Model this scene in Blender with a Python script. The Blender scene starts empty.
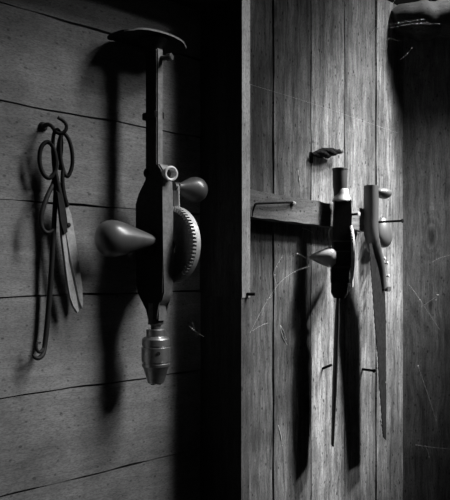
import bpy, bmesh, math, random
from mathutils import Vector, Matrix
random.seed(7)
scene = bpy.context.scene
COL = scene.collection
F = 700.0                      # focal length in pixels of a 450 px wide frame
HOR = 270.0                    # horizon row
V = Vector
# ---------------------------------------------------------------- frame of the plank wall
D = V((703.0, 700.0, 0)).normalized()      # along the wall, to the right and away
N = V((D.y, -D.x, 0))                      # out of the wall, into the shed
Z = V((0, 0, 1))
W0 = V((-0.0707, 0.90, 0))
WALLM = Matrix(((D.x, -N.x, 0, W0.x), (D.y, -N.y, 0, W0.y), (0, 0, 1, 0), (0, 0, 0, 1)))

def W(px, py, q=0.0):
    """point at distance q in front of the plank wall seen along a sight line"""
    r = V(((px - 225.0) / F, 1.0, (HOR - py) / F))
    return r * ((q + N.dot(W0)) / N.dot(r))

def tq(px, q=0.0):
    return (W(px, HOR, q) - W0).dot(D)

# ---------------------------------------------------------------- mesh helpers
def new_obj(name, bm, mat, parent=None, smooth=True, origin=None, auto=35):
    me = bpy.data.meshes.new(name)
    bmesh.ops.recalc_face_normals(bm, faces=bm.faces[:])
    if parent is not None and origin is None:
        origin = ORIG[parent.name]
    if origin is None:
        origin = V((0, 0, 0))
        for v in bm.verts: origin += v.co
        origin /= max(1, len(bm.verts))
    bmesh.ops.translate(bm, verts=bm.verts[:], vec=-origin)
    if smooth:
        for f in bm.faces: f.smooth = True
        for e in bm.edges:
            if len(e.link_faces) == 2 and e.calc_face_angle(0) > math.radians(auto):
                e.smooth = False
    bm.to_mesh(me); bm.free()
    me.materials.append(mat)
    o = bpy.data.objects.new(name, me)
    COL.objects.link(o)
    ORIG[o.name] = origin
    if parent is None:
        o.location = origin
    else:
        o.parent = parent
        o.location = origin - ORIG[parent.name]
    return o
ORIG = {}

def tag(o, label=None, cat=None, group=None, kind=None):
    if label: o['label'] = label
    if cat: o['category'] = cat
    if group: o['group'] = group
    if kind: o['kind'] = kind
    return o

def empty(name, loc, label, cat, group=None):
    o = bpy.data.objects.new(name, None); COL.objects.link(o)
    o.empty_display_size = 0.02
    o.location = loc; ORIG[o.name] = V(loc)
    return tag(o, label, cat, group)

def perp(a):
    a = a.normalized()
    h = V((0, 0, 1)) if abs(a.z) < 0.9 else V((1, 0, 0))
    u = a.cross(h).normalized()
    return u, a.cross(u).normalized()

def lathe(bm, origin, axis, prof, seg=40):
    """prof: list of (distance along axis, radius)"""
    axis = axis.normalized(); u, w = perp(axis)
    rings = []
    for (s, r) in prof:
        c = origin + axis * s
        if r < 1e-6:
            rings.append([bm.verts.new(c)])
        else:
            rings.append([bm.verts.new(c + (u * math.cos(2*math.pi*k/seg) + w * math.sin(2*math.pi*k/seg)) * r) for k in range(seg)])
    for a, b in zip(rings, rings[1:]):
        if len(a) == 1 and len(b) == 1: continue
        for k in range(seg):
            k2 = (k + 1) % seg
            if len(a) == 1: bm.faces.new((a[0], b[k], b[k2]))
            elif len(b) == 1: bm.faces.new((a[k], b[0], a[k2]))
            else: bm.faces.new((a[k], b[k], b[k2], a[k2]))
    if len(rings[0]) > 1: bm.faces.new(rings[0][::-1])
    if len(rings[-1]) > 1: bm.faces.new(rings[-1])
    return bm

def spline(pts, n=8, closed=False):
    pts = [V(p) for p in pts]; out = []
    L = len(pts)
    rng = range(L if closed else L - 1)
    for i in rng:
        if closed:
            p0, p1, p2, p3 = pts[i-1], pts[i], pts[(i+1) % L], pts[(i+2) % L]
        else:
            p1, p2 = pts[i], pts[i+1]
            p0 = pts[i-1] if i > 0 else p1 * 2 - p2
            p3 = pts[i+2] if i + 2 < L else p2 * 2 - p1
        for k in range(n):
            t = k / n
            out.append(0.5 * ((2*p1) + (p2-p0)*t + (2*p0-5*p1+4*p2-p3)*t*t + (3*p1-p0-3*p2+p3)*t**3))
    if not closed: out.append(pts[-1])
    return out

def tube(bm, pts, rad, seg=12, closed=False, flat=None, sq=1.0):
    """sweep a round (or flattened: flat = direction squeezed by sq) section along points"""
    n = len(pts)
    if not hasattr(rad, '__len__'): rad = [rad] * n
    elif len(rad) != n:
        m = len(rad) - 1
        rad = [rad[min(int(i*m/(n-1)), m-1)] * (1 - (i*m/(n-1) - min(int(i*m/(n-1)), m-1))) + rad[min(int(i*m/(n-1)), m-1)+1] * (i*m/(n-1) - min(int(i*m/(n-1)), m-1)) for i in range(n)]
    rings = []; u = None
    for i, p in enumerate(pts):
        if closed: t = pts[(i+1) % n] - pts[i-1]
        else: t = pts[min(i+1, n-1)] - pts[max(i-1, 0)]
        t = t.normalized()
        if u is None: u, _ = perp(t)
        u = (u - t * u.dot(t)).normalized(); w = t.cross(u)
        ring = []
        for k in range(seg):
            a = 2*math.pi*k/seg
            off = (u*math.cos(a) + w*math.sin(a)) * rad[i]
            if flat is not None: off = off - flat * off.dot(flat) * (1 - sq)
            ring.append(bm.verts.new(p + off))
        rings.append(ring)
    pairs = list(zip(rings, rings[1:]))
    if closed:
        # align last ring to the first
        best = min(range(seg), key=lambda s: sum((rings[-1][(k+s) % seg].co - rings[0][k].co).length for k in range(seg)))
        pairs.append((rings[-1][best:] + rings[-1][:best], rings[0]))
    for a, b in pairs:
        for k in range(seg):
            bm.faces.new((a[k], b[k], b[(k+1) % seg], a[(k+1) % seg]))
    if not closed:
        bm.faces.new(rings[0][::-1]); bm.faces.new(rings[-1])
    return bm

def prism(bm, outline, vec, bevel=0.0, seg=2):
    a = [bm.verts.new(p) for p in outline]
    b = [bm.verts.new(p + vec) for p in outline]
    n = len(a); fs = []
    f1 = bm.faces.new(a); f2 = bm.faces.new(b[::-1])
    for k in range(n):
        fs.append(bm.faces.new((a[k], b[k], b[(k+1) % n], a[(k+1) % n])))
    if bevel > 0:
        es = list(f1.edges) + list(f2.edges)
        bmesh.ops.bevel(bm, geom=es, offset=bevel, segments=seg, affect='EDGES', clamp_overlap=True)
    return bm

def box(bm, c, ax, ay, az, hx, hy, hz, bevel=0.0):
    o = [c - ax*hx - ay*hy - az*hz, c + ax*hx - ay*hy - az*hz, c + ax*hx + ay*hy - az*hz, c - ax*hx + ay*hy - az*hz]
    b2 = bmesh.new(); prism(b2, o, az * (2*hz))
    if bevel: bmesh.ops.bevel(b2, geom=b2.edges[:], offset=bevel, segments=2, affect='EDGES', clamp_overlap=True)
    merge(bm, b2)
    return bm

def merge(bm, b2):
    m = bpy.data.meshes.new('tmp'); b2.to_mesh(m); b2.free(); bm.from_mesh(m); bpy.data.meshes.remove(m)

# ---------------------------------------------------------------- materials
def nt(name):
    m = bpy.data.materials.new(name); m.use_nodes = True
    t = m.node_tree; t.nodes.clear()
    out = t.nodes.new('ShaderNodeOutputMaterial'); b = t.nodes.new('ShaderNodeBsdfPrincipled')
    t.links.new(b.outputs[0], out.inputs[0])
    return m, t, b

def node(t, typ, **kw):
    n = t.nodes.new(typ)
    for k, v in kw.items():
        if k in n.inputs: n.inputs[k].default_value = v
        else: setattr(n, k, v)
    return n

def ramp(t, src, stops):
    r = t.nodes.new('ShaderNodeValToRGB')
    e = r.color_ramp.elements
    while len(e) < len(stops): e.new(0.5)
    for el, (p, v) in zip(e, stops): el.position = p; el.color = (v, v, v, 1)
    t.links.new(src, r.inputs[0]); return r.outputs[0]

def mul(t, a, b, f=1.0, mode='MULTIPLY'):
    m = t.nodes.new('ShaderNodeMix'); m.data_type = 'RGBA'; m.blend_type = mode
    m.inputs[0].default_value = f
    t.links.new(a, m.inputs[6])
    if hasattr(b, 'links') or hasattr(b, 'is_linked'): t.links.new(b, m.inputs[7])
    else: m.inputs[7].default_value = (b, b, b, 1)
    return m.outputs[2]

def plank_mat(name, base, vertical, grain_c=0.5, knots=True, rough=0.75, holes=0.5, vary=0.3, warp=0.012, seed=0.0, tone=False):
    m, t, b = nt(name)
    tc = node(t, 'ShaderNodeTexCoord'); geo = node(t, 'ShaderNodeNewGeometry')
    mp = node(t, 'ShaderNodeMapping')
    mp.inputs['Scale'].default_value = (1, 1, 0.07) if vertical else (0.07, 1, 1)
    # shift the grain from plank to plank
    cmb = node(t, 'ShaderNodeCombineXYZ'); mm = node(t, 'ShaderNodeMath', operation='MULTIPLY'); mm.inputs[1].default_value = 7.3
    t.links.new(geo.outputs['Random Per Island'], mm.inputs[0])
    for k in range(3): t.links.new(mm.outputs[0], cmb.inputs[k])
    add = node(t, 'ShaderNodeVectorMath', operation='ADD')
    t.links.new(tc.outputs['Object'], add.inputs[0]); t.links.new(cmb.outputs[0], add.inputs[1])
    # soft warp so that the grain swirls round knots
    wn = node(t, 'ShaderNodeTexNoise', Scale=16.0 + seed, Detail=1.0)
    t.links.new(add.outputs[0], wn.inputs['Vector'])
    sub = node(t, 'ShaderNodeVectorMath', operation='SUBTRACT'); sub.inputs[1].default_value = (.5, .5, .5)
    t.links.new(wn.outputs['Color'], sub.inputs[0])
    sc = node(t, 'ShaderNodeVectorMath', operation='SCALE'); sc.inputs['Scale'].default_value = warp
    t.links.new(sub.outputs[0], sc.inputs[0])
    wp = node(t, 'ShaderNodeVectorMath', operation='ADD')
    t.links.new(add.outputs[0], wp.inputs[0]); t.links.new(sc.outputs[0], wp.inputs[1])
    t.links.new(wp.outputs[0], mp.inputs['Vector'])
    sx = node(t, 'ShaderNodeSeparateXYZ'); cx = node(t, 'ShaderNodeCombineXYZ')
    t.links.new(wp.outputs[0], sx.inputs[0]); t.links.new(sx.outputs[0], cx.inputs[0]); t.links.new(sx.outputs[2], cx.inputs[1])
    g1 = node(t, 'ShaderNodeTexNoise', Scale=140.0, Detail=6.0, Roughness=0.65)
    t.links.new(mp.outputs[0], g1.inputs['Vector'])
    g2 = node(t, 'ShaderNodeTexNoise', Scale=520.0, Detail=3.0, Roughness=0.7)
    t.links.new(mp.outputs[0], g2.inputs['Vector'])
    col = ramp(t, g1.outputs['Fac'], [(0.28, 1 - grain_c), (0.68, 1.0)])
    col = mul(t, col, ramp(t, g2.outputs['Fac'], [(0.3, 1 - grain_c*0.7), (0.62, 1.0)]))
    g3 = node(t, 'ShaderNodeTexNoise', Scale=38.0, Detail=3.0, Roughness=0.6)
    t.links.new(mp.outputs[0], g3.inputs['Vector'])
    col = mul(t, col, ramp(t, g3.outputs['Fac'], [(0.36, 1 - grain_c*0.6), (0.6, 1.0)]))
    # big blotches
    bl = node(t, 'ShaderNodeTexNoise', Scale=11.0, Detail=4.0, Roughness=0.6)
    t.links.new(tc.outputs['Object'], bl.inputs['Vector'])
    col = mul(t, col, ramp(t, bl.outputs['Fac'], [(0.3, 0.5), (0.7, 1.1)]))
    # plank-to-plank tone
    col = mul(t, col, ramp(t, geo.outputs['Random Per Island'], [(0, 1 - vary), (1, 1.0)]))
    if tone:
        at = node(t, 'ShaderNodeAttribute', attribute_name='plank_tone')
        col = mul(t, col, at.outputs['Color'])
    # fine fibre specks
    fs = node(t, 'ShaderNodeTexNoise', Scale=900.0, Detail=2.0, Roughness=0.6)
    mf = node(t, 'ShaderNodeMapping'); mf.inputs['Scale'].default_value = (1, 1, 0.3) if vertical else (0.3, 1, 1)
    t.links.new(tc.outputs['Object'], mf.inputs[0]); t.links.new(mf.outputs[0], fs.inputs['Vector'])
    col = mul(t, col, ramp(t, fs.outputs['Fac'], [(0.33, 0.62), (0.6, 1.0)]))
    # worm holes and specks
    if holes:
        for scl, th, f in ((60.0, 0.085, holes), (190.0, 0.13, holes*0.7), (26.0, 0.05, holes)):
            vo = node(t, 'ShaderNodeTexVoronoi', Scale=scl, Randomness=1.0, voronoi_dimensions='2D')
            mh = node(t, 'ShaderNodeMapping'); mh.inputs['Scale'].default_value = (1, 0.55, 1) if vertical else (0.7, 1, 1)
            t.links.new(cx.outputs[0], mh.inputs[0]); t.links.new(mh.outputs[0], vo.inputs['Vector'])
            sel = ramp(t, vo.outputs['Color'], [(0.42, 1.0), (0.46, 0.0)])
            d = ramp(t, vo.outputs['Distance'], [(th*0.6, 0.0), (th, 1.0)])
            mx = node(t, 'ShaderNodeMath', operation='MAXIMUM')
            t.links.new(d, mx.inputs[0]); t.links.new(sel, mx.inputs[1])
            mxx = t.nodes.new('ShaderNodeMix'); mxx.data_type = 'FLOAT'; mxx.inputs[0].default_value = f
            mxx.inputs[2].default_value = 1.0; t.links.new(mx.outputs[0], mxx.inputs[3])
            col = mul(t, col, mxx.outputs[0])
    if knots:
        vk = node(t, 'ShaderNodeTexVoronoi', Scale=8.5, Randomness=1.0, voronoi_dimensions='2D')
        mk = node(t, 'ShaderNodeMapping'); mk.inputs['Scale'].default_value = (1.0, 0.55, 1) if vertical else (0.55, 1, 1)
        t.links.new(cx.outputs[0], mk.inputs[0]); t.links.new(mk.outputs[0], vk.inputs['Vector'])
        sn = node(t, 'ShaderNodeMath', operation='MULTIPLY'); sn.inputs[1].default_value = 85.0
        t.links.new(vk.outputs['Distance'], sn.inputs[0])
        si = node(t, 'ShaderNodeMath', operation='SINE'); t.links.new(sn.outputs[0], si.inputs[0])
        rings = ramp(t, si.outputs[0], [(0.0, 0.62), (0.8, 1.0)])
        near = ramp(t, vk.outputs['Distance'], [(0.08, 0.8), (0.30, 0.0)])
        pick = ramp(t, vk.outputs['Color'], [(0.40, 1.0), (0.44, 0.0)])
        near = mul(t, near, pick)
        mx = t.nodes.new('ShaderNodeMix'); mx.data_type = 'RGBA'; mx.blend_type = 'MULTIPLY'
        t.links.new(near, mx.inputs[0]); t.links.new(col, mx.inputs[6]); t.links.new(rings, mx.inputs[7])
        col = mx.outputs[2]
        core = ramp(t, vk.outputs['Distance'], [(0.03, 0.25), (0.07, 1.0)])
        mc = t.nodes.new('ShaderNodeMix'); mc.data_type = 'RGBA'; mc.blend_type = 'MULTIPLY'
        t.links.new(pick, mc.inputs[0]); t.links.new(col, mc.inputs[6]); t.links.new(core, mc.inputs[7])
        col = mc.outputs[2]
    col = mul(t, col, base)
    t.links.new(col, b.inputs['Base Color'])
    b.inputs['Roughness'].default_value = rough
    b.inputs['Specular IOR Level'].default_value = 0.25
    bp = node(t, 'ShaderNodeBump', Strength=0.35, Distance=0.0015)
    t.links.new(g1.outputs['Fac'], bp.inputs['Height']); t.links.new(bp.outputs[0], b.inputs['Normal'])
    return m

def metal_mat(name, base, rough=0.4, metallic=0.8, rust=0.4, scale=180.0, spec=0.5):
    m, t, b = nt(name)
    tc = node(t, 'ShaderNodeTexCoord')
    n1 = node(t, 'ShaderNodeTexNoise', Scale=scale, Detail=5.0, Roughness=0.7)
    t.links.new(tc.outputs['Object'], n1.inputs['Vector'])
    col = ramp(t, n1.outputs['Fac'], [(0.32, 1 - rust), (0.66, 1.0)])
    col = mul(t, col, base)
    t.links.new(col, b.inputs['Base Color'])
    r = ramp(t, n1.outputs['Fac'], [(0.3, min(1, rough + 0.2)), (0.7, rough)])
    t.links.new(r, b.inputs['Roughness'])
    b.inputs['Metallic'].default_value = metallic
    b.inputs['Specular IOR Level'].default_value = spec
    bp = node(t, 'ShaderNodeBump', Strength=0.15, Distance=0.0006)
    t.links.new(n1.outputs['Fac'], bp.inputs['Height']); t.links.new(bp.outputs[0], b.inputs['Normal'])
    return m

def turned_wood(name, base, rough=0.4, coat=0.3, scale=90.0, stretch=(1, 1, 0.2)):
    m, t, b = nt(name)
    tc = node(t, 'ShaderNodeTexCoord'); mp = node(t, 'ShaderNodeMapping'); mp.inputs['Scale'].default_value = stretch
    t.links.new(tc.outputs['Object'], mp.inputs[0])
    n1 = node(t, 'ShaderNodeTexNoise', Scale=scale, Detail=5.0, Roughness=0.6)
    t.links.new(mp.outputs[0], n1.inputs['Vector'])
    col = mul(t, ramp(t, n1.outputs['Fac'], [(0.3, 0.65), (0.7, 1.0)]), base)
    t.links.new(col, b.inputs['Base Color'])
    b.inputs['Roughness'].default_value = rough
    b.inputs['Coat Weight'].default_value = coat; b.inputs['Coat Roughness'].default_value = 0.25
    bp = node(t, 'ShaderNodeBump', Strength=0.15, Distance=0.0006)
    t.links.new(n1.outputs['Fac'], bp.inputs['Height']); t.links.new(bp.outputs[0], b.inputs['Normal'])
    return m

M = {
 'left':   plank_mat('smoky_planks', 0.40, False, grain_c=0.26, knots=False, holes=0.45, vary=0.12),
 'back':   plank_mat('weathered_planks', 0.66, True, grain_c=0.8, knots=True, holes=0.8, vary=0.0, tone=True),
 'right':  plank_mat('dark_planks', 0.40, True, grain_c=0.6, knots=True, holes=0.6, vary=0.2, seed=3.0),
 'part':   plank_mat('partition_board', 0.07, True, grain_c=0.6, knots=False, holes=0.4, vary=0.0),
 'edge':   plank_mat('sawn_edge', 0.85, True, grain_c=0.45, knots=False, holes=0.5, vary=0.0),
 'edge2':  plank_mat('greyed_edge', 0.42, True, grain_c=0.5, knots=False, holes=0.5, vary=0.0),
 'batten': plank_mat('batten_wood', 0.36, False, grain_c=0.5, knots=False, holes=0.7, vary=0.0),
 'rough_timber': plank_mat('rough_beam', 0.12, False, grain_c=0.6, knots=False, holes=0.6, vary=0.0),
 'iron':   metal_mat('black_iron', 0.022, rough=0.5, metallic=0.0, rust=0.5, spec=0.22),
 'cast':   metal_mat('cast_iron', 0.12, rough=0.5, metallic=0.2, rust=0.35, spec=0.4),
 'black': metal_mat('black_casting', 0.018, rough=0.6, metallic=0.0, rust=0.5, spec=0.18),
 'lit_face':  metal_mat('lit_face_metal', 0.27, rough=0.5, metallic=0.3, rust=0.5),  # paler metal that paints window light onto the big drill's outward faces
 'bright': metal_mat('rubbed_metal', 0.85, rough=0.5, metallic=0.2, rust=0.15),
 'steel':  metal_mat('worn_steel', 0.72, rough=0.28, metallic=0.92, rust=0.45),
 'gear':   metal_mat('gear_metal', 0.62, rough=0.5, metallic=0.6, rust=0.35),
 'blade':  metal_mat('dull_blade', 0.50, rough=0.55, metallic=0.2, rust=0.4),
 'saw':    metal_mat('rusty_saw', 0.025, rough=0.9, metallic=0.0, rust=0.6, spec=0.02),
 'rust':   metal_mat('rusty_nail', 0.016, rough=0.9, metallic=0.0, rust=0.6, spec=0.05),
 'nailhead': metal_mat('pale_nail_head', 0.55, rough=0.6, metallic=0.3, rust=0.3),
 'knob':   turned_wood('dark_handle_wood', 0.10, rough=0.42, coat=0.6),
 'knob2':  turned_wood('pale_handle_wood', 0.60, rough=0.35, coat=0.6),
 'horn':   turned_wood('horn_wood', 0.13, rough=0.4, coat=0.4),
 'stick':  turned_wood('grey_handle_wood', 0.075, rough=0.6, coat=0.0),
}
m, t, b = nt('cobweb_silk'); b.inputs['Base Color'].default_value = (.75, .75, .75, 1); b.inputs['Roughness'].default_value = 0.8
tcw = node(t, 'ShaderNodeTexCoord'); nw = node(t, 'ShaderNodeTexNoise', Scale=300.0)
t.links.new(tcw.outputs['Object'], nw.inputs['Vector'])
t.links.new(mul(t, ramp(t, nw.outputs['Fac'], [(0.35, 0.5), (0.65, 1.0)]), 0.7), b.inputs['Base Color'])
M['web'] = m

# ---------------------------------------------------------------- the setting
def wall(name, planks, mat, matrix, kind='structure'):
    """planks: list of outlines in wall coordinates [(x0,x1,z0,z1,front,back)]"""
    bm = bmesh.new()
    for (x0, x1, z0, z1, q, back, horiz) in planks:
        b2 = bmesh.new()
        n = 40
        r1 = random.random() * 9; r2 = random.random() * 9
        wob = lambda s, ph: 0.0006 * math.sin(s * 37 + ph) + 0.0004 * math.sin(s * 91 + ph * 2)
        lo, hi = [], []
        for k in range(n + 1):
            f = k / n
            if horiz:
                x = x0 + (x1 - x0) * f
                lo.append(V((x, -q, z0 + wob(x, r1)))); hi.append(V((x, -q, z1 + wob(x, r2))))
            else:
                z = z0 + (z1 - z0) * f
                lo.append(V((x0 + wob(z, r1), -q, z))); hi.append(V((x1 + wob(z, r2), -q, z)))
        prism(b2, lo + hi[::-1], V((0, q + back, 0)))
        es = [e for e in b2.edges if abs(e.verts[0].co.y + q) < 1e-6 and abs(e.verts[1].co.y + q) < 1e-6]
        bmesh.ops.bevel(b2, geom=es, offset=0.0011, segments=2, affect='EDGES', clamp_overlap=True)
        merge(bm, b2)
    o = new_obj(name, bm, mat, origin=V((0, 0, 0)))
    o.matrix_world = matrix
    return tag(o, kind=kind)

S_PART = 0.0780                      # how far the partition sticks out
T_C = 0.0524                          # where it meets the wall
T_TH = 0.0150                        # its thickness
T_COR = tq(402.0)                    # corner of plank wall and right wall
# left wall: wide horizontal boards
zs = [0.486, 0.384, 0.281, 0.1775, 0.0746, -0.0284, -0.1344, -0.2384, -0.345, -0.45]
pl = []
for i in range(len(zs) - 1):
    pl.append((-0.62, T_C + 0.002, zs[i+1] + 0.0010, zs[i] - 0.0010, 0.0004 * ((i * 7) % 4), 0.02, True))
wall('wall_left', pl, M['left'], WALLM)
# back wall: vertical boards
xs = [T_C + T_TH - 0.002, tq(273), tq(310.6), tq(344.6), tq(375.7), T_COR]
pl = []
for i in range(len(xs) - 1):
    pl.append((xs[i] + 0.0016, xs[i+1] - 0.0016 + (0.012 if i == len(xs) - 2 else 0), -0.45, 0.486, 0.0006 * ((i * 5) % 3), 0.02, False))
wb = wall('wall_back', pl, M['back'], WALLM)
tones = (0.42, 0.54, 1.0, 0.88, 1.0)              # tone per board; the two left ones darkened to stand in for shade
at = wb.data.attributes.new('plank_tone', 'FLOAT', 'FACE')
for f in wb.data.polygons:
    cx = f.center.x
    k = max(i for i in range(len(xs) - 1) if cx >= xs[i] or i == 0)
    at.data[f.index].value = tones[k]
# dark backing behind the boards
bm = bmesh.new()
o = [W0 + D*-0.62 - N*0.021 - Z*0.45, W0 + D*(T_COR+0.02) - N*0.021 - Z*0.45, W0 + D*(T_COR+0.02) - N*0.021 + Z*0.486, W0 + D*-0.62 - N*0.021 + Z*0.486]
prism(bm, o, -N*0.02)
tag(new_obj('wall_outer', bm, M['part'], smooth=False), kind='structure')
# right wall, turned a little towards the light
PHI = math.radians(42)
RM = N*math.cos(PHI) - D*math.sin(PHI); RE = N*math.sin(PHI) + D*math.cos(PHI)
RC = W0 + D*T_COR
RMAT = Matrix(((RE.x, -RM.x, 0, RC.x), (RE.y, -RM.y, 0, RC.y), (0, 0, 1, 0), (0, 0, 0, 1)))
pl = []
x = 0.001
for i, w in enumerate((0.125, 0.11, 0.10)):
    pl.append((x, x + w - 0.0015, -0.45, 0.486, 0.0005 * (i % 2), 0.02, False)); x += w
wall('wall_right', pl, M['right'], RMAT)
# partition board, seen almost face on to its dark side; its sawn front edge catches the light
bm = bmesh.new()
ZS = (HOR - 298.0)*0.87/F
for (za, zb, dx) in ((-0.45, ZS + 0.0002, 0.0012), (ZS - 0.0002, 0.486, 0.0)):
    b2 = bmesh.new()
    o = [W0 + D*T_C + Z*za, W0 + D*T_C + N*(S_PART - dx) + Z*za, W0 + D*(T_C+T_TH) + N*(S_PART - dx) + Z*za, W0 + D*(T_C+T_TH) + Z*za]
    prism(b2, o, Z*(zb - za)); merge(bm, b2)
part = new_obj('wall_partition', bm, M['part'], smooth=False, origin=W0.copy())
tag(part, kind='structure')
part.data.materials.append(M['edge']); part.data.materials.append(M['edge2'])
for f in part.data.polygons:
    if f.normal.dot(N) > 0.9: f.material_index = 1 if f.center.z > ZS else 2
# unseen board added over the picture top to shade the left wall
bm = bmesh.new()
box(bm, W0 + D*-0.28 + N*0.0295 + Z*0.375, D, N, Z, 0.335, 0.0290, 0.03, 0.002)
tag(new_obj('shade_board', bm, M['rough_timber'], smooth=False), kind='structure')
# rough timber under the roof at the top right
bm = bmesh.new()
pts = []
for k in range(30):
    f = k / 29
    pts.append(RC + RE*(-0.022 + 0.38*f) + RM*0.020 + Z*(0.452 + 0.006*math.sin(f*9) + 0.003*math.sin(f*31)))
tube(bm, pts, [(0.034 + 0.003*math.sin(k*1.9))*min(1, 0.6 + 0.13*k) for k in range(30)], seg=24)
tag(new_obj('trim_1', bm, M['rough_timber']), kind='structure')

# ---------------------------------------------------------------- nails and pegs
def nail(p, direction, length, r=0.0016, head=True, label='', mat='rust', head_r=0.0034, headmat=None):
    root = empty('nail', p, label, 'nail', None)
    bm = bmesh.new(); d = direction.normalized()
    lathe(bm, p - d*0.012, d, [(0, r*0.6), (0.012, r), (0.012 + length, r)], 14)
    new_obj('shank', bm, M[mat], root)
    if head:
        bm = bmesh.new()
        lathe(bm, p + d*(length - 0.0002), d, [(0, head_r*0.85), (0.0006, head_r), (0.0016, head_r*0.95), (0.0021, head_r*0.5), (0.0022, 0)], 18)
        new_obj('head', bm, M[headmat or mat], root)
    return root

# bent nail in the batten: stub sticks out, the bent shank lies to the left
Q_B = 0.028
root = empty('nail', W(293, 204, Q_B), 'bent nail lying flat along the front of the grey wall batten', 'nail')
bm = bmesh.new()
pts = spline([W(293, 203, Q_B - 0.008), W(292, 202.6, Q_B + 0.003), W(285, 202.6, Q_B + 0.005), W(270, 203.2, Q_B + 0.005), W(257, 203.8, Q_B + 0.005), W(254.6, 206, Q_B + 0.0045), W(253, 211, Q_B + 0.003), W(252.3, 216.5, Q_B + 0.002)], 6)
tube(bm, pts, [0.0016]*5 + [0.0012, 0.0008], 10)
new_obj('shank', bm, M['rust'], root)
bm = bmesh.new()
lathe(bm, W(293.3, 203.6, Q_B + 0.001), V((0.25, -1, 0)), [(-0.001, 0.002), (0.003, 0.003), (0.004, 0.0022), (0.0042, 0)], 14)
tag(new_obj('head', bm, M['nailhead'], root), 'pale bent-over nail head')
nail(W(362.5, 369.2, 0.0), (N + Z*-0.02), 0.0225, 0.0022, label='short dark nail sticking out of the plank wall beside the saw blade')
nail(W(322.5, 368.5, 0.0), (N*1.0 + Z*0.42), 0.018, 0.0021, label='short crooked nail in the plank wall left of the long thin bit', head_r=0.0022)
nail(W(380, 222.0, 0.036) - N*0.036, N, 0.078, 0.0019, label='long nail through the saw handle, sticking out furthest to the right', head_r=0.0036)
nail(W(335, 215.6, Q_B - 0.002), N, 0.044, 0.0018, label='nail behind the small hand drill with its round pale head showing', head_r=0.0036, headmat='nailhead')
nail(W0 + D*(T_C + T_TH*0.62) + N*S_PART + Z*((HOR-294.5)*0.875/F), (N*0.6 + D*0.4), 0.010, 0.002, label='small nail in the pale front edge of the partition board', head=False)

# wall hook on the left wall holding the scissors and wire hooks
root = empty('wall_hook', W(42, 126, 0.0), 'bent iron hook in the left wall that the scissors and wire hooks hang from', 'hook')
bm = bmesh.new()
pts = spline([W(41.5, 127, -0.006), W(44, 126, 0.006), W(48, 124.5, 0.013), W(52, 126.5, 0.02), W(55, 131, 0.026), W(60, 133.5, 0.030), W(65, 131, 0.033), W(66.5, 126, 0.034), W(63.5, 121, 0.034), W(58, 117.5, 0.034)], 6)
tube(bm, pts, [0.0028, 0.0027, 0.0024, 0.0021, 0.002, 0.002, 0.002, 0.002, 0.002, 0.0018], 12)
new_obj('shank', bm, M['iron'], root)
bm = bmesh.new()
lathe(bm, W(42, 127, -0.001), N + Z*0.05, [(0, 0.0055), (0.003, 0.0052), (0.006, 0.0035), (0.0065, 0)], 18)
new_obj('base', bm, M['iron'], root)

# rusty twisted peg above the small drill
root = empty('wall_peg', W(311, 154, 0.0), 'dark twisted rusty iron peg in the plank wall above the small hand drill', 'peg')
bm = bmesh.new()
a, e = W(312, 154.5, 0.007), W(340.5, 151.5, 0.013)
n = 40; pts = [a.lerp(e, k/(n-1)) for k in range(n)]
ax = (e - a).normalized(); u, w = perp(ax)
for s in range(3):
    ph = s*2*math.pi/3
    pp = []; rr = []
    for k in range(n):
        f = k/(n-1)
        R = 0.0006 + 0.0036*math.sin(math.pi*min(1, max(0, (f-0.1)/0.72)))**0.7 if 0.1 < f < 0.82 else 0.0006
        an = ph + f*7.0
        pp.append(pts[k] + (u*math.cos(an) + w*math.sin(an))*R)
        rr.append(0.0026 + 0.0022*math.sin(math.pi*f) + 0.0004*math.sin(k*2.1+s))
    tube(bm, pp, rr, 10)
new_obj('shank', bm, M['rust'], root)
bm = bmesh.new()
lathe(bm, e - ax*0.004, ax + Z*0.15, [(0, 0.003), (0.001, 0.0042), (0.005, 0.0046), (0.0065, 0.0038), (0.007, 0)], 14)
tag(new_obj('tip', bm, M['stick'], root), 'paler rubbed tip')
bm = bmesh.new()
box(bm, W(311, 157.5, 0.0012), D, N, Z, 0.0042, 0.0014, 0.0085, 0.0006)
new_obj('plate', bm, M['rust'], root)

# ---------------------------------------------------------------- batten on the plank wall
bm = bmesh.new()
tl, tr = W(246, 189.0, Q_B), W(372, 210.2, Q_B)
bl_, br = W(246, 216.1, Q_B), W(372, 231.6, Q_B)
n = 30; top = []; bot = []
for k in range(n+1):
    f = k/n
    top.append(tl.lerp(tr, f) + Z*(0.0007*math.sin(k*1.7) + 0.0005*math.sin(k*0.6)))
    bot.append(bl_.lerp(br, f) + Z*(0.0006*math.sin(k*1.3+1)))
prism(bm, top + bot[::-1], -N*(Q_B - 0.0016), bevel=0.0012)
o = new_obj('batten', bm, M['batten'], origin=W(300, 210, Q_B))
# align the material's grain with the board: turn the object's frame
R = WALLM.to_3x3().to_4x4(); o.data.transform(R.inverted()); o.matrix_world = Matrix.Translation(ORIG[o.name]) @ R
tag(o, 'grey horizontal wooden batten nailed across the vertical planks behind the small drill', 'batten')

# ---------------------------------------------------------------- big breast drill on the left wall
QA = 0.045
AX = W(155.8, HOR, QA); SC = F / AX.y
def zy(y): return (HOR - y) / SC
def DP(n=0.0, d=0.0, y=HOR): return AX + N*n + D*d + Z*zy(y)
drill = empty('hand_drill', DP(0, 0, 36), 'large old breast drill with toothed gear and wooden side handle, hanging on the left wall', 'drill', )
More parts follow.
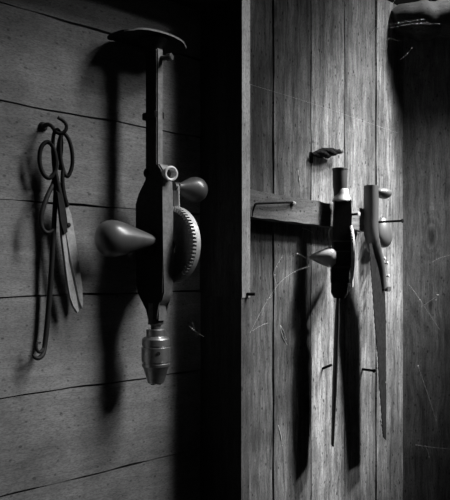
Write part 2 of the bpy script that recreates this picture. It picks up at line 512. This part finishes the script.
# breast plate: a shallow saddle
bm = bmesh.new()
def saddle(th):
    g = []
    for i in range(15):
        row = []
        for j in range(21):
            u_ = -1 + 2*i/14; v_ = -1 + 2*j/20
            # rounded rectangle by squeezing the corners
            k = 1 - 0.24*(u_*u_)*(v_*v_)
            n_ = -0.014 + 0.0305*u_*k
            d_ = -0.001 + 0.051*v_*k
            z_ = zy(37) - 0.004*v_*v_ + 0.002*u_*u_ + th
            row.append(bm.verts.new(AX + N*n_ + D*d_ + Z*z_))
        g.append(row)
    return g
ga, gb = saddle(0.0), saddle(-0.0022)
for g, flip in ((ga, False), (gb, True)):
    for i in range(14):
        for j in range(20):
            f = (g[i][j], g[i+1][j], g[i+1][j+1], g[i][j+1])
            bm.faces.new(f[::-1] if flip else f)
ra = [ga[i][0] for i in range(15)] + [ga[14][j] for j in range(1, 21)] + [ga[i][20] for i in range(13, -1, -1)] + [ga[0][j] for j in range(19, 0, -1)]
rb = [gb[i][0] for i in range(15)] + [gb[14][j] for j in range(1, 21)] + [gb[i][20] for i in range(13, -1, -1)] + [gb[0][j] for j in range(19, 0, -1)]
for k in range(len(ra)):
    bm.faces.new((ra[k], rb[k], rb[(k+1) % len(ra)], ra[(k+1) % len(ra)]))
bp = new_obj('breast_plate', bm, M['black'], drill)
bp.data.materials.append(M['lit_face'])              # outward rim made paler, light put into its colour
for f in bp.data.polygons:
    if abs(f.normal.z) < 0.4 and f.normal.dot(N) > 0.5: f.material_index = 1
# neck under the plate and set screw
bm = bmesh.new()
lathe(bm, DP(-0.004, 0, 40), -Z, [(0, 0.018), (0.003, 0.016), (0.008, 0.011), (0.016, 0.0095), (0.024, 0.0095)], 32)
new_obj('neck', bm, M['black'], drill)
bm = bmesh.new()
lathe(bm, DP(0.008, 0.002, 59.5), N + D*0.35, [(0, 0.003), (0.008, 0.003), (0.008, 0.0045), (0.0135, 0.0045), (0.0145, 0.0035), (0.0145, 0)], 8)
new_obj('set_screw', bm, M['cast'], drill)
# shaft
bm = bmesh.new()
box(bm, DP(-0.0030, 0, (50 + 172)/2), N, D, Z, 0.0112, 0.0048, (172 - 50)/2/SC, 0.0014)
shaft = new_obj('shaft', bm, M['black'], drill)
shaft.data.materials.append(M['lit_face'])  # outward side of the bar coloured as if lit
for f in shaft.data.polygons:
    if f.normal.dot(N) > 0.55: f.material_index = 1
bm = bmesh.new()
box(bm, DP(-0.0050, 0, 115.5), N, D, Z, 0.0124, 0.0074, 0.0042, 0.0010)
new_obj('shaft_collar', bm, M['black'], drill)

# frame casting, broad side towards the camera's left
def fr(px, y):      # outline given by column at the axis depth
    return AX + N*((px - 150.8)/492.0) + Z*zy(y)
ol = [(147, 166), (158, 166), (161, 172), (161.5, 196), (162, 250), (162, 292), (160, 300), (157, 305), (157, 320), (147.5, 320), (147.5, 310), (138, 294), (136.5, 285), (136, 203), (139, 192), (146.5, 181)]
ol = [fr(*p) for p in ol]
bm = bmesh.new()
prism(bm, [p - D*0.0078 for p in ol], D*0.0156, bevel=0.0016, seg=2)
frame = new_obj('frame', bm, M['black'], drill)
frame.data.materials.append(M['lit_face'])           # paler colour paints the light along the outer edge
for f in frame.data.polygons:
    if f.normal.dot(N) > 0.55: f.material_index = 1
# raised inner web on the frame
bm = bmesh.new()
lathe(bm, DP(-0.004, -0.0078, 243), -D, [(-0.002, 0.017), (0.003, 0.016), (0.005, 0.012), (0.009, 0.010)], 32)
new_obj('axle_boss', bm, M['black'], drill)
# eyelet tube and small thumb screw at the frame top
bm = bmesh.new()
c = DP(0.021, 0.0000, 175.5); axn = (N*0.9 - D*0.22 - Z*0.10).normalized()
u_, w_ = perp(axn)
ring = [c + axn*0.009 + (u_*math.cos(2*math.pi*k/32) + w_*math.sin(2*math.pi*k/32))*0.0071 for k in range(32)]
tube(bm, ring, 0.0019, 10, closed=True)
lathe(bm, c, axn, [(-0.020, 0.0070), (0.009, 0.0074), (0.009, 0.0055), (-0.014, 0.0050), (-0.014, 0)], 32)
new_obj('eyelet', bm, M['bright'], drill)
bm = bmesh.new()
lathe(bm, DP(-0.005, -0.004, 173), -N*1 - D*0.5, [(0, 0.003), (0.002, 0.0055), (0.005, 0.006), (0.007, 0.0045), (0.008, 0)], 20)
new_obj('thumb_screw', bm, M['black'], drill)
# crown gear on the far side of the frame, teeth towards the frame
GY = 244.5; GR = 0.0460
gc = DP(0.004, 0.0165, GY)
bm = bmesh.new()
lathe(bm, gc, D, [(0.0045, GR*0.80), (0.0045, GR*0.86), (0.0030, GR*0.87), (0.0030, GR), (0.0095, GR), (0.0105, GR*0.97), (0.0105, GR*0.84), (0.0085, GR*0.80), (0.0085, 0.012), (0.0045, 0.012)], 96)
NT = 64
for k in range(NT):
    a = 2*math.pi*k/NT; er = N*math.cos(a) + Z*math.sin(a); et = -N*math.sin(a) + Z*math.cos(a)
    cc = gc + er*(GR*0.935) + D*0.0032
    hw = 0.0012
    o_ = [cc - et*hw - er*GR*0.065, cc + et*hw - er*GR*0.065, cc + et*hw + er*GR*0.063, cc - et*hw + er*GR*0.063]
    t_ = [cc - et*hw*0.45 - er*GR*0.06 - D*0.0052, cc + et*hw*0.45 - er*GR*0.06 - D*0.0052, cc + et*hw*0.45 + er*GR*0.058 - D*0.0052, cc - et*hw*0.45 + er*GR*0.058 - D*0.0052]
    va = [bm.verts.new(p) for p in o_]; vb = [bm.verts.new(p) for p in t_]
    bm.faces.new(vb)
    for q in range(4): bm.faces.new((va[q], va[(q+1) % 4], vb[(q+1) % 4], vb[q]))
new_obj('gear', bm, M['gear'], drill)
# axle, crank arm and crank knob
bm = bmesh.new()
lathe(bm, gc, D, [(-0.010, 0.006), (0.012, 0.006), (0.012, 0.009), (0.019, 0.009), (0.020, 0.007), (0.020, 0)], 28)
new_obj('axle', bm, M['iron'], drill)
ck = DP(0.000, 0.031, 184.5)
cb = gc + D*0.0165
bm = bmesh.new()
tube(bm, [cb.lerp(ck, f/12) + D*0.0 for f in range(13)], [0.0072, 0.0066, 0.0058, 0.0052, 0.005, 0.005, 0.005, 0.005, 0.005, 0.005, 0.0053, 0.0057, 0.006], 16, flat=D, sq=0.38)
crank = new_obj('crank', bm, M['bright'], drill)
bm = bmesh.new()
lathe(bm, ck, D - Z*0.04, [(-0.0035, 0.005), (0.001, 0.005), (0.002, 0.0062), (0.004, 0.0060), (0.004, 0.0048), (0.006, 0.0052), (0.011, 0.0075), (0.018, 0.0112), (0.025, 0.0146), (0.031, 0.0160), (0.037, 0.0154), (0.0415, 0.0128), (0.0445, 0.0075), (0.0455, 0)], 40)
new_obj('crank_knob', bm, M['knob'], crank)
# side handle towards the camera's left
bm = bmesh.new()
sh = DP(0.011, -0.007, 241)
lathe(bm, sh, -D - N*0.30 + Z*0.02, [(-0.006, 0.0050), (0.004, 0.0052), (0.007, 0.0064), (0.014, 0.0090), (0.024, 0.0125), (0.034, 0.0160), (0.042, 0.0188), (0.050, 0.0207), (0.056, 0.0211), (0.062, 0.0200), (0.067, 0.0172), (0.071, 0.0125), (0.0735, 0.006), (0.074, 0)], 48)
new_obj('side_handle', bm, M['knob'], drill)
# spindle and chuck
bm = bmesh.new()
lathe(bm, DP(0, 0, 303), -Z, [(0, 0.0090), ((324-303)/SC, 0.0092), ((325-303)/SC, 0.0062), ((330-303)/SC, 0.0055), ((333-303)/SC, 0.0075), ((337-303)/SC, 0.0075)], 28)
new_obj('spindle', bm, M['cast'], drill)
bm = bmesh.new()
P = lambda y, r: ((y - 329)/SC, r)
lathe(bm, DP(0, 0, 329), -Z, [P(329, 0.0105), P(329.6, 0.0113), P(336, 0.0113), P(337.5, 0.0150), P(339, 0.0165), P(345, 0.0167), P(345.5, 0.0158), P(346.8, 0.0158), P(347.3, 0.0170), P(361, 0.0170), P(361.6, 0.0158), P(363, 0.0158), P(363.5, 0.0168), P(366, 0.0164), P(367.5, 0.0150), P(382.5, 0.0096), P(383, 0.0088), P(383, 0.0)], 48)
chuck = new_obj('chuck', bm, M['steel'], drill, auto=25)
bm = bmesh.new()
for k in range(3):
    a = 0.6 + 2*math.pi*k/3; er = N*math.cos(a) + D*math.sin(a); et = -N*math.sin(a) + D*math.cos(a)
    box(bm, DP(0, 0, 383) + er*0.0042, er, et, Z, 0.0024, 0.0020, 0.0016, 0.0004)
new_obj('jaw', bm, M['iron'], chuck)
bm = bmesh.new()
kd = (N*0.5 - D*0.28).normalized()
lathe(bm, DP(0, 0, 352) + kd*0.0166, kd, [(0, 0.0022), (0.0008, 0.0022), (0.0009, 0.0012), (0.0, 0.0010), (0, 0)], 14)
new_obj('key_hole', bm, M['iron'], chuck)

# ---------------------------------------------------------------- scissors hanging on the left wall
QS = 0.016
sc_root = empty('scissors', W(60, 130, QS), 'black old scissors with oval finger loops and pale blades hanging on the left wall', 'scissors')
def loop(pts, q0, r, bm):
    tube(bm, spline([W(x, y, q0 + dq) for (x, y, dq) in pts], 8, closed=True), r, 12, closed=True)
# left half: left loop and the shank that crosses to the right-hand blade
bm = bmesh.new()
loop([(47, 142, .004), (53, 147, .006), (56, 160, .006), (54.5, 172, .004), (49, 178, .002), (43, 173, .0), (39.5, 161, .0), (41, 148, .002)], QS, 0.0024, bm)
tube(bm, spline([W(54.5, 168, QS + .004), W(57, 180, QS + .004), W(60, 196, QS + .004), W(63, 212, QS+.003), W(65, 224, QS+.002)], 6), [0.0023, 0.0026, 0.0032, 0.0036, 0.003], 12)
new_obj('finger_loop', bm, M['iron'], sc_root)
bm = bmesh.new()
loop([(63, 133, .010), (68.5, 139, .012), (72, 152, .012), (72, 166, .010), (68, 176, .008), (64, 172, .006), (60.5, 158, .006), (60, 142, .008)], QS, 0.0022, bm)
tube(bm, spline([W(63, 168, QS + .006), W(62.5, 182, QS + .005), W(64, 196, QS + .003), W(67, 206, QS)], 6), [0.0022, 0.0024, 0.003, 0.003], 12)
new_obj('finger_loop', bm, M['iron'], sc_root)
# blades: pale plates
bm = bmesh.new()
ol = [(63, 200), (67, 203), (71.5, 214), (75, 235), (79, 262), (82.5, 288), (83.2, 303), (82.3, 309), (79.3, 300), (75.3, 280), (71.2, 262), (67.5, 240), (64, 222)]
prism(bm, [W(x, y, QS + 0.001) for x, y in ol], -N*0.0055, bevel=0.0005)
new_obj('blade', bm, M['blade'], sc_root)
bm = bmesh.new()
ol = [(60.5, 218), (64.5, 222), (66, 238), (69, 262), (73, 280), (77, 299), (79, 311), (77.5, 313), (73, 306), (70.3, 297), (67.5, 280), (65.3, 262), (62, 236)]
prism(bm, [W(x, y, QS + 0.005) for x, y in ol], -N*0.0040, bevel=0.0005)
new_obj('blade', bm, M['blade'], sc_root)
bm = bmesh.new()
ol = [(56.5, 190), (61.5, 194), (66.8, 224), (68, 232), (64, 235), (61, 222)]
prism(bm, [W(x, y, QS + 0.008) for x, y in ol], -N*0.0040, bevel=0.0008)
new_obj('shank', bm, M['iron'], sc_root)
bm = bmesh.new()
lathe(bm, W(68.3, 225, QS + 0.001), N, [(-0.003, 0.0022), (0.0012, 0.0026), (0.0020, 0.0016), (0.0021, 0)], 16)
new_obj('pivot_screw', bm, M['iron'], sc_root)

# long wire hook
QW = 0.012
root = empty('wire_hook', W(56, 128, QW), 'long thin black wire hook with a curled lower end hanging on the left wall', 'hook')
bm = bmesh.new()
pts = spline([W(59.5, 170, QW+.006), W(61.5, 150, QW+.008), W(61, 136, QW+.012), W(57.5, 129.5, QW+.015), W(53.8, 134, QW+.012), W(53, 150, QW+.009), W(55.5, 185, QW+.006), W(54.5, 215, QW+.004), W(52.5, 250, QW+.002), W(50, 290, QW), W(47, 325, QW-.001), W(44.8, 345, QW), W(43, 354, QW+.003), W(39, 358, QW+.006), W(35, 357.5, QW+.006), W(33, 354.5, QW+.005)], 8)
tube(bm, pts, [0.0016, 0.0018, 0.002, 0.002, 0.002, 0.0022, 0.0026, 0.0027, 0.0028, 0.0030, 0.0030, 0.0028, 0.0026, 0.0024, 0.002, 0.0012], 12)
new_obj('shaft', bm, M['iron'], root)
bm = bmesh.new()
pts = spline([W(43.5, 349, QW+.001), W(39.5, 352, QW+.003), W(36.5, 349, QW+.004), W(37, 343.5, QW+.004), W(40.5, 342.5, QW+.003)], 6)
tube(bm, pts, [0.0020, 0.0019, 0.0017, 0.0014, 0.0009], 10)
new_obj('curl', bm, M['iron'], root)
# short wire hook with a bowed end
QV = 0.022
root = empty('wire_hook', W(57, 140, QV), 'short black wire with a bowed open loop at its end, hanging behind the scissors', 'hook')
bm = bmesh.new()
pts = spline([W(60, 136, QV-.002), W(58, 145, QV-.004), W(56.5, 165, QV-.008), W(53.5, 182, QV-.006), W(47, 197, QV-.002), W(42, 212, QV), W(41, 223, QV), W(43.5, 230, QV+.001), W(48, 232.6, QV+.002), W(53.5, 230, QV+.003)], 8)
tube(bm, pts, [0.0014, 0.0016, 0.0020, 0.0024, 0.0026, 0.0026, 0.0026, 0.0024, 0.0021, 0.0016], 12)
new_obj('shaft', bm, M['iron'], root)

# ---------------------------------------------------------------- small hand drill on the plank wall, seen edge on
Q2 = 0.047
A2 = W(341.5, HOR, Q2); S2 = F / A2.y
vw = V((A2.x, A2.y, 0)).normalized(); pr = V((vw.y, -vw.x, 0))
AA = (pr*0.993 + vw*0.115).normalized()          # along the axle, to the right
BB = V((AA.y, -AA.x, 0))                         # towards the camera
def z2(y): return (HOR - y)/S2
def EP(a=0.0, b=0.0, y=HOR): return A2 + AA*a + BB*b + Z*z2(y)
px2 = lambda p: p/S2
d2 = empty('hand_drill', EP(0, 0, 170), 'small hand drill with long thin bit seen edge on, hanging in front of the batten', 'drill')
bm = bmesh.new()
lathe(bm, EP(-px2(1.6), 0, 168), -Z, [(0, 0), (0, 0.0105), (0.0008, 0.0120), (0.0024, 0.0120), (0.0032, 0.0113), (0.018, 0.0113), (0.030, 0.0108), (0.036, 0.0100), (0.049, 0.0095), (0.053, 0.0095)], 36)
new_obj('top_handle', bm, M['stick'], d2)
bm = bmesh.new()
lathe(bm, EP(px2(0.3), 0, 189), -Z, [(0, 0.0100), (px2(1), 0.0106), (px2(5), 0.0112), (px2(8), 0.0126), (px2(10.5), 0.0146), (px2(12), 0.0150), (px2(13), 0.0142)], 32)
new_obj('ferrule', bm, M['gear'], d2)
bm = bmesh.new()
def f2(p): return EP(px2(p[0] - 341.5), 0.011, p[1])
ol = [(334, 200), (350.5, 200), (351, 216), (350, 240), (350, 262), (348.5, 272), (348, 283), (331, 283), (331, 270), (333, 262), (333, 240), (333.5, 220)]
prism(bm, [f2(p) for p in ol], -BB*0.022, bevel=0.0015)
for y in (241.5, 251.5, 267):
    pass
new_obj('frame', bm, M['iron'], d2)
for y in (241.5, 251.5, 267):
    bm = bmesh.new()
    box(bm, EP(px2(0.2), 0, y), AA, BB, Z, 0.0148, 0.0125, 0.0009, 0.0004)
    new_obj('frame_band', bm, M['cast'], d2)
bm = bmesh.new()
g2 = EP(px2(8.2), -0.002, 254); R2 = px2(29.5)
lathe(bm, g2, AA, [(0.0010, R2*0.82), (0.0, R2*0.86), (0.0, R2), (0.0022, R2), (0.0027, R2*0.97), (0.0027, R2*0.84), (0.0022, R2*0.8), (0.0022, 0.008), (0.0010, 0.008)], 80)
for k in range(48):
    a = 2*math.pi*k/48; er = BB*math.cos(a) + Z*math.sin(a); et = -BB*math.sin(a) + Z*math.cos(a)
    box(bm, g2 + er*R2*0.93 - AA*0.0006, et, er, AA, 0.0009, R2*0.05, 0.0009)
new_obj('gear', bm, M['gear'], d2)
bm = bmesh.new()
ce = EP(px2(9.5), 0.012, 287.5)
tube(bm, [(g2 + AA*0.006).lerp(ce, k/10) for k in range(11)], [0.0055, 0.005, 0.0045, 0.004, 0.004, 0.004, 0.004, 0.004, 0.0042, 0.0045, 0.0045], 14, flat=AA, sq=0.4)
cr2 = new_obj('crank', bm, M['gear'], d2)
bm = bmesh.new()
lathe(bm, EP(-px2(9), 0.004, 257.5), -AA + Z*0.02, [(-0.004, 0.012), (0.0, 0.0152), (0.003, 0.0158), (0.008, 0.0150), (0.014, 0.0128), (0.022, 0.0095), (0.029, 0.0060), (0.034, 0.0032), (0.036, 0.0012), (0.0365, 0)], 40)
new_obj('side_knob', bm, M['knob2'], d2)
bm = bmesh.new()
pts = spline([EP(-px2(10.5), 0.006, 226), EP(-px2(13), 0.007, 233), EP(-px2(11.8), 0.008, 242), EP(-px2(12.6), 0.009, 250)], 6)
tube(bm, pts, 0.0013, 10)
new_obj('handle_strap', bm, M['gear'], d2)
bm = bmesh.new()
lathe(bm, EP(-px2(2), 0, 281), -Z, [(0, 0.0125), (px2(3), 0.0132), (px2(12), 0.0132), (px2(14), 0.0115), (px2(17), 0.0085), (px2(17), 0)], 32)
new_obj('chuck', bm, M['iron'], d2)
# long flat-sided bit, turned edge on to the camera
bm = bmesh.new()
b0, b1 = EP(-px2(3.5), 0, 296), EP(-px2(9.0), 0, 445)
n = 24
tube(bm, [b0.lerp(b1, k/(n-1)) for k in range(n)], [0.009, 0.012, 0.015, 0.0175] + [0.0185]*10 + [0.0185 - 0.0008*k for k in range(10)], 20, flat=AA, sq=0.18)
tag(new_obj('drill_bit', bm, M['black'], d2), 'long flat dark bit seen edge on')

# ---------------------------------------------------------------- handsaw on its nail, right of the small drill
saw = empty('handsaw', W(371, 186, 0.03), 'old handsaw with bent grey wooden grip and narrow rusty blade hanging near the corner', 'saw')
QH = 0.036
bm = bmesh.new()
hp = [W(371, 185.5, QH), W(371, 200, QH), W(371, 218, QH), W(371.3, 233, QH), W(374, 247, QH), W(378, 260, QH-.001), W(380.5, 273, QH-.002), W(382, 288, QH-.003)]
hs = spline(hp, 6)
tube(bm, hs, [0.0121, 0.0122, 0.0120, 0.0120, 0.0115, 0.0098, 0.0088, 0.0080], 28)
box(bm, W(386.5, 289, QH-.004), D, N, (Z + D*0.25).normalized(), 0.006, 0.006, 0.0042, 0.0008)
es = [e for e in bm.edges if abs(e.verts[0].co.z - hp[0].z) < 1e-5 and abs(e.verts[1].co.z - hp[0].z) < 1e-5]
bmesh.ops.bevel(bm, geom=es, offset=0.0014, segments=2, affect='EDGES')
new_obj('handle', bm, M['stick'], saw)
for (px, py, q, hw, hh) in ((383.5, 193.5, QH-.010, .020, .0095), (383.5, 232.5, QH-.012, .021, .0265)):
    bm = bmesh.new()
    bmesh.ops.create_uvsphere(bm, u_segments=32, v_segments=20, radius=1.0)
    c = W(px, py, q)
    for v in bm.verts:
        x, y, z = v.co
        k = 1.0 - 0.25*z if hh > .02 else 1.0 + 0.12*z
        v.co = c + D*(x*hw*k) + N*(y*0.0115*k) + Z*(z*hh)
    tag(new_obj('horn', bm, M['horn'], saw), 'polished rounded horn of the grip')
bm = bmesh.new()
left = [(369.5, 243), (371, 262), (373, 290), (375.5, 325), (378, 352), (380, 385), (382.5, 420), (384, 438)]
right = [(386.3, 440), (386.3, 400), (386, 360), (386, 320), (385, 290), (381, 262), (377, 243)]
lf = spline([W(x, y, 0.046) for x, y in left], 10)
teeth = []
for k, p in enumerate(lf):
    teeth.append(p - D*(0.0016 if k % 2 else 0.0))
prism(bm, teeth + [W(x, y, 0.034) for x, y in right], -N*0.0012)
new_obj('blade', bm, M['saw'], saw, smooth=False)
for (x, y) in ((385.5, 258.5), (388.3, 263), (389.5, 276)):
    bm = bmesh.new()
    lathe(bm, W(x - 1.5, y, QH - 0.004), N, [(-0.012, 0.002), (0.0, 0.002), (0.002, 0.0028), (0.003, 0.0020), (0.0032, 0)], 14)
    tag(new_obj('saw_screw', bm, M['nailhead'], saw), 'pale round screw')

# ---------------------------------------------------------------- cobwebs
def cobweb(label, strands, r=0.00028, dots=0, group=None):
    bm = bmesh.new()
    for s in strands:
        tube(bm, spline([W(*p) for p in s], 5), r, 5)
    for k in range(dots):
        s = random.choice(strands); i = random.randrange(len(s) - 1); f = random.random()
        p = W(*s[i]).lerp(W(*s[i+1]), f)
        bmesh.ops.create_icosphere(bm, subdivisions=1, radius=0.0006 + 0.0007*random.random(), matrix=Matrix.Translation(p))
    o = new_obj('cobweb', bm, M['web'])
    return tag(o, label, 'cobweb', group)
cobweb('thin cobweb threads below the batten, reaching to the small drill side knob', [
    [(250, 333, .002), (262, 310, .006), (277, 286, .012), (292, 273, .02), (310, 266, .035)],
    [(266, 300, .002), (272, 296, .005), (277, 286, .012)],
    [(277, 286, .012), (274, 272, .004), (283, 255, .002)],
    [(289, 257, .004), (297, 253.5, .016), (306, 258, .04)],
    [(252, 331, .002), (262, 325, .004), (268, 323, .002)]], r=0.00014, dots=8)
cobweb('small white cobweb fleck on the planks well below the batten', [
    [(280, 325, .001), (284, 332, .002), (286, 340, .001)], [(280, 325, .001), (283, 337, .002), (287, 345, .001)]], r=0.0005)
cobweb('small white cobweb fleck low on the planks near the bottom of the picture', [
    [(278, 425, .001), (281, 436, .002), (282, 446, .001)], [(278, 425, .001), (280, 433, .001)]], r=0.0006)
cobweb('pale cobweb fleck on the planks just above the batten', [[(298, 170, .001), (299, 178, .002), (300, 186, .001)]], r=0.0006, dots=4)
cobweb('short cobweb thread hanging under the batten by the small drill', [[(302, 228, .004), (308, 230, .006), (313, 233, .004)]], r=0.0004)
cobweb('cobweb threads along the rusty saw blade', [
    [(376, 366, .034), (380, 373, .036), (386, 383, .034)], [(372, 255, .034), (373, 275, .034), (375, 300, .034), (377, 330, .034)],
    [(374, 310, .033), (378, 360, .034), (381, 400, .034), (382, 420, .034)], [(380, 420, .034), (382, 428, .035), (383, 437, .034)]], r=0.00028, dots=26)
cobweb('faint cobweb wisps in the dark beside the large drill', [
    [(189, 326, .05), (195, 331, .055), (204, 337, .052)], [(192, 322, .05), (195, 331, .055), (196, 338, .052)]], r=0.00006, dots=2)
cobweb('single long cobweb thread sloping across the upper planks', [[(249, 84, .03), (320, 106, .028), (398, 133, .02)]], r=0.00010)
cobweb('tangled dusty cobweb in the dark upper corner by the roof timber', [
    [(367, 40, .03), (380, 21, .04), (395, 0, .05)],
    [(372, 18, .02), (388, 24, .04), (405, 22, .06), (425, 19, .07)], [(378, 30, .02), (395, 27, .04), (412, 24, .06), (440, 24, .08)],
    [(386, 40, .02), (392, 38, .03), (399, 42, .03)], [(381, 48, .015), (386, 49, .02), (388, 38, .02)], [(405, 20, .05), (415, 24, .06), (428, 22, .07)],
    [(400, 60, .03), (407, 54, .04), (412, 48, .05)]], r=0.00009, dots=14)
def RW(px, py, off=0.003):
    r = V(((px - 225.0)/F, 1.0, (HOR - py)/F)); return r*((off + RM.dot(RC))/RM.dot(r))
def cobweb_r(label, strands, r=0.0003, dots=0):
    bm = bmesh.new()
    for s in strands: tube(bm, spline([RW(*p) for p in s], 5), r, 5)
    for k in range(dots):
        s = random.choice(strands); p = RW(*random.choice(s))
        bmesh.ops.create_icosphere(bm, subdivisions=1, radius=0.0008 + 0.0006*random.random(), matrix=Matrix.Translation(p))
    return tag(new_obj('cobweb', bm, M['web']), label, 'cobweb')
cobweb_r('small cobweb with pale specks halfway up the dark right wall', [[(421, 307), (430, 301), (438, 295)], [(436, 300), (437, 295), (435, 292)], [(408, 283), (420, 300), (440, 330)], [(432, 262), (440, 258), (450, 255)]], r=0.00017, dots=7)
cobweb_r('cobweb with pale specks low on the dark right wall', [[(416, 445), (430, 447), (450, 449)], [(425, 446), (428, 452), (429, 457)], [(420, 444), (424, 450)], [(418, 366), (428, 395), (436, 420)]], r=0.0002, dots=7)

# ---------------------------------------------------------------- light
def spot(name, target, direction, dist, energy, size_deg, blend, radius):
    l = bpy.data.lights.new(name, 'SPOT'); l.energy = energy; l.spot_size = math.radians(size_deg); l.spot_blend = blend; l.shadow_soft_size = radius
    o = bpy.data.objects.new(name, l); COL.objects.link(o)
    d = direction.normalized(); o.location = target + d*dist
    o.rotation_euler = (-d).to_track_quat('-Z', 'Y').to_euler()
    return o
# a tall window: three lamps one above the other for each bay
for c, e in ((0.75, 60.0), (1.25, 92.0), (1.9, 86.0)):
    spot('window_light', W(75, 320), N + D*0.8 + Z*c, 2.2, e, 17.5, 0.9, 0.22)
for c, e in ((1.1, 235.0), (1.8, 430.0), (2.7, 460.0)):
    spot('window_light_high', W(350, 290), N + D*0.8 + Z*c, 2.2, e, 15.5, 1.0, 0.11)
wd = bpy.data.worlds.new('dim'); scene.world = wd; wd.use_nodes = True
wd.node_tree.nodes['Background'].inputs[0].default_value = (1, 1, 1, 1)
wd.node_tree.nodes['Background'].inputs[1].default_value = 0.006

# ---------------------------------------------------------------- camera
cam = bpy.data.cameras.new('camera'); co = bpy.data.objects.new('camera', cam); COL.objects.link(co)
co.location = (0, 0, 0); co.rotation_euler = (math.radians(90), 0, 0)
cam.sensor_fit = 'HORIZONTAL'; cam.sensor_width = 36.0; cam.lens = 36.0*F/450.0
cam.shift_y = (HOR - 250.0)/500.0 * (500.0/450.0)
cam.clip_start = 0.01
# a row below the middle for the horizon means the frame is shifted up
scene.camera = co
scene.view_settings.view_transform = 'Standard'
scene.view_settings.look = 'None'
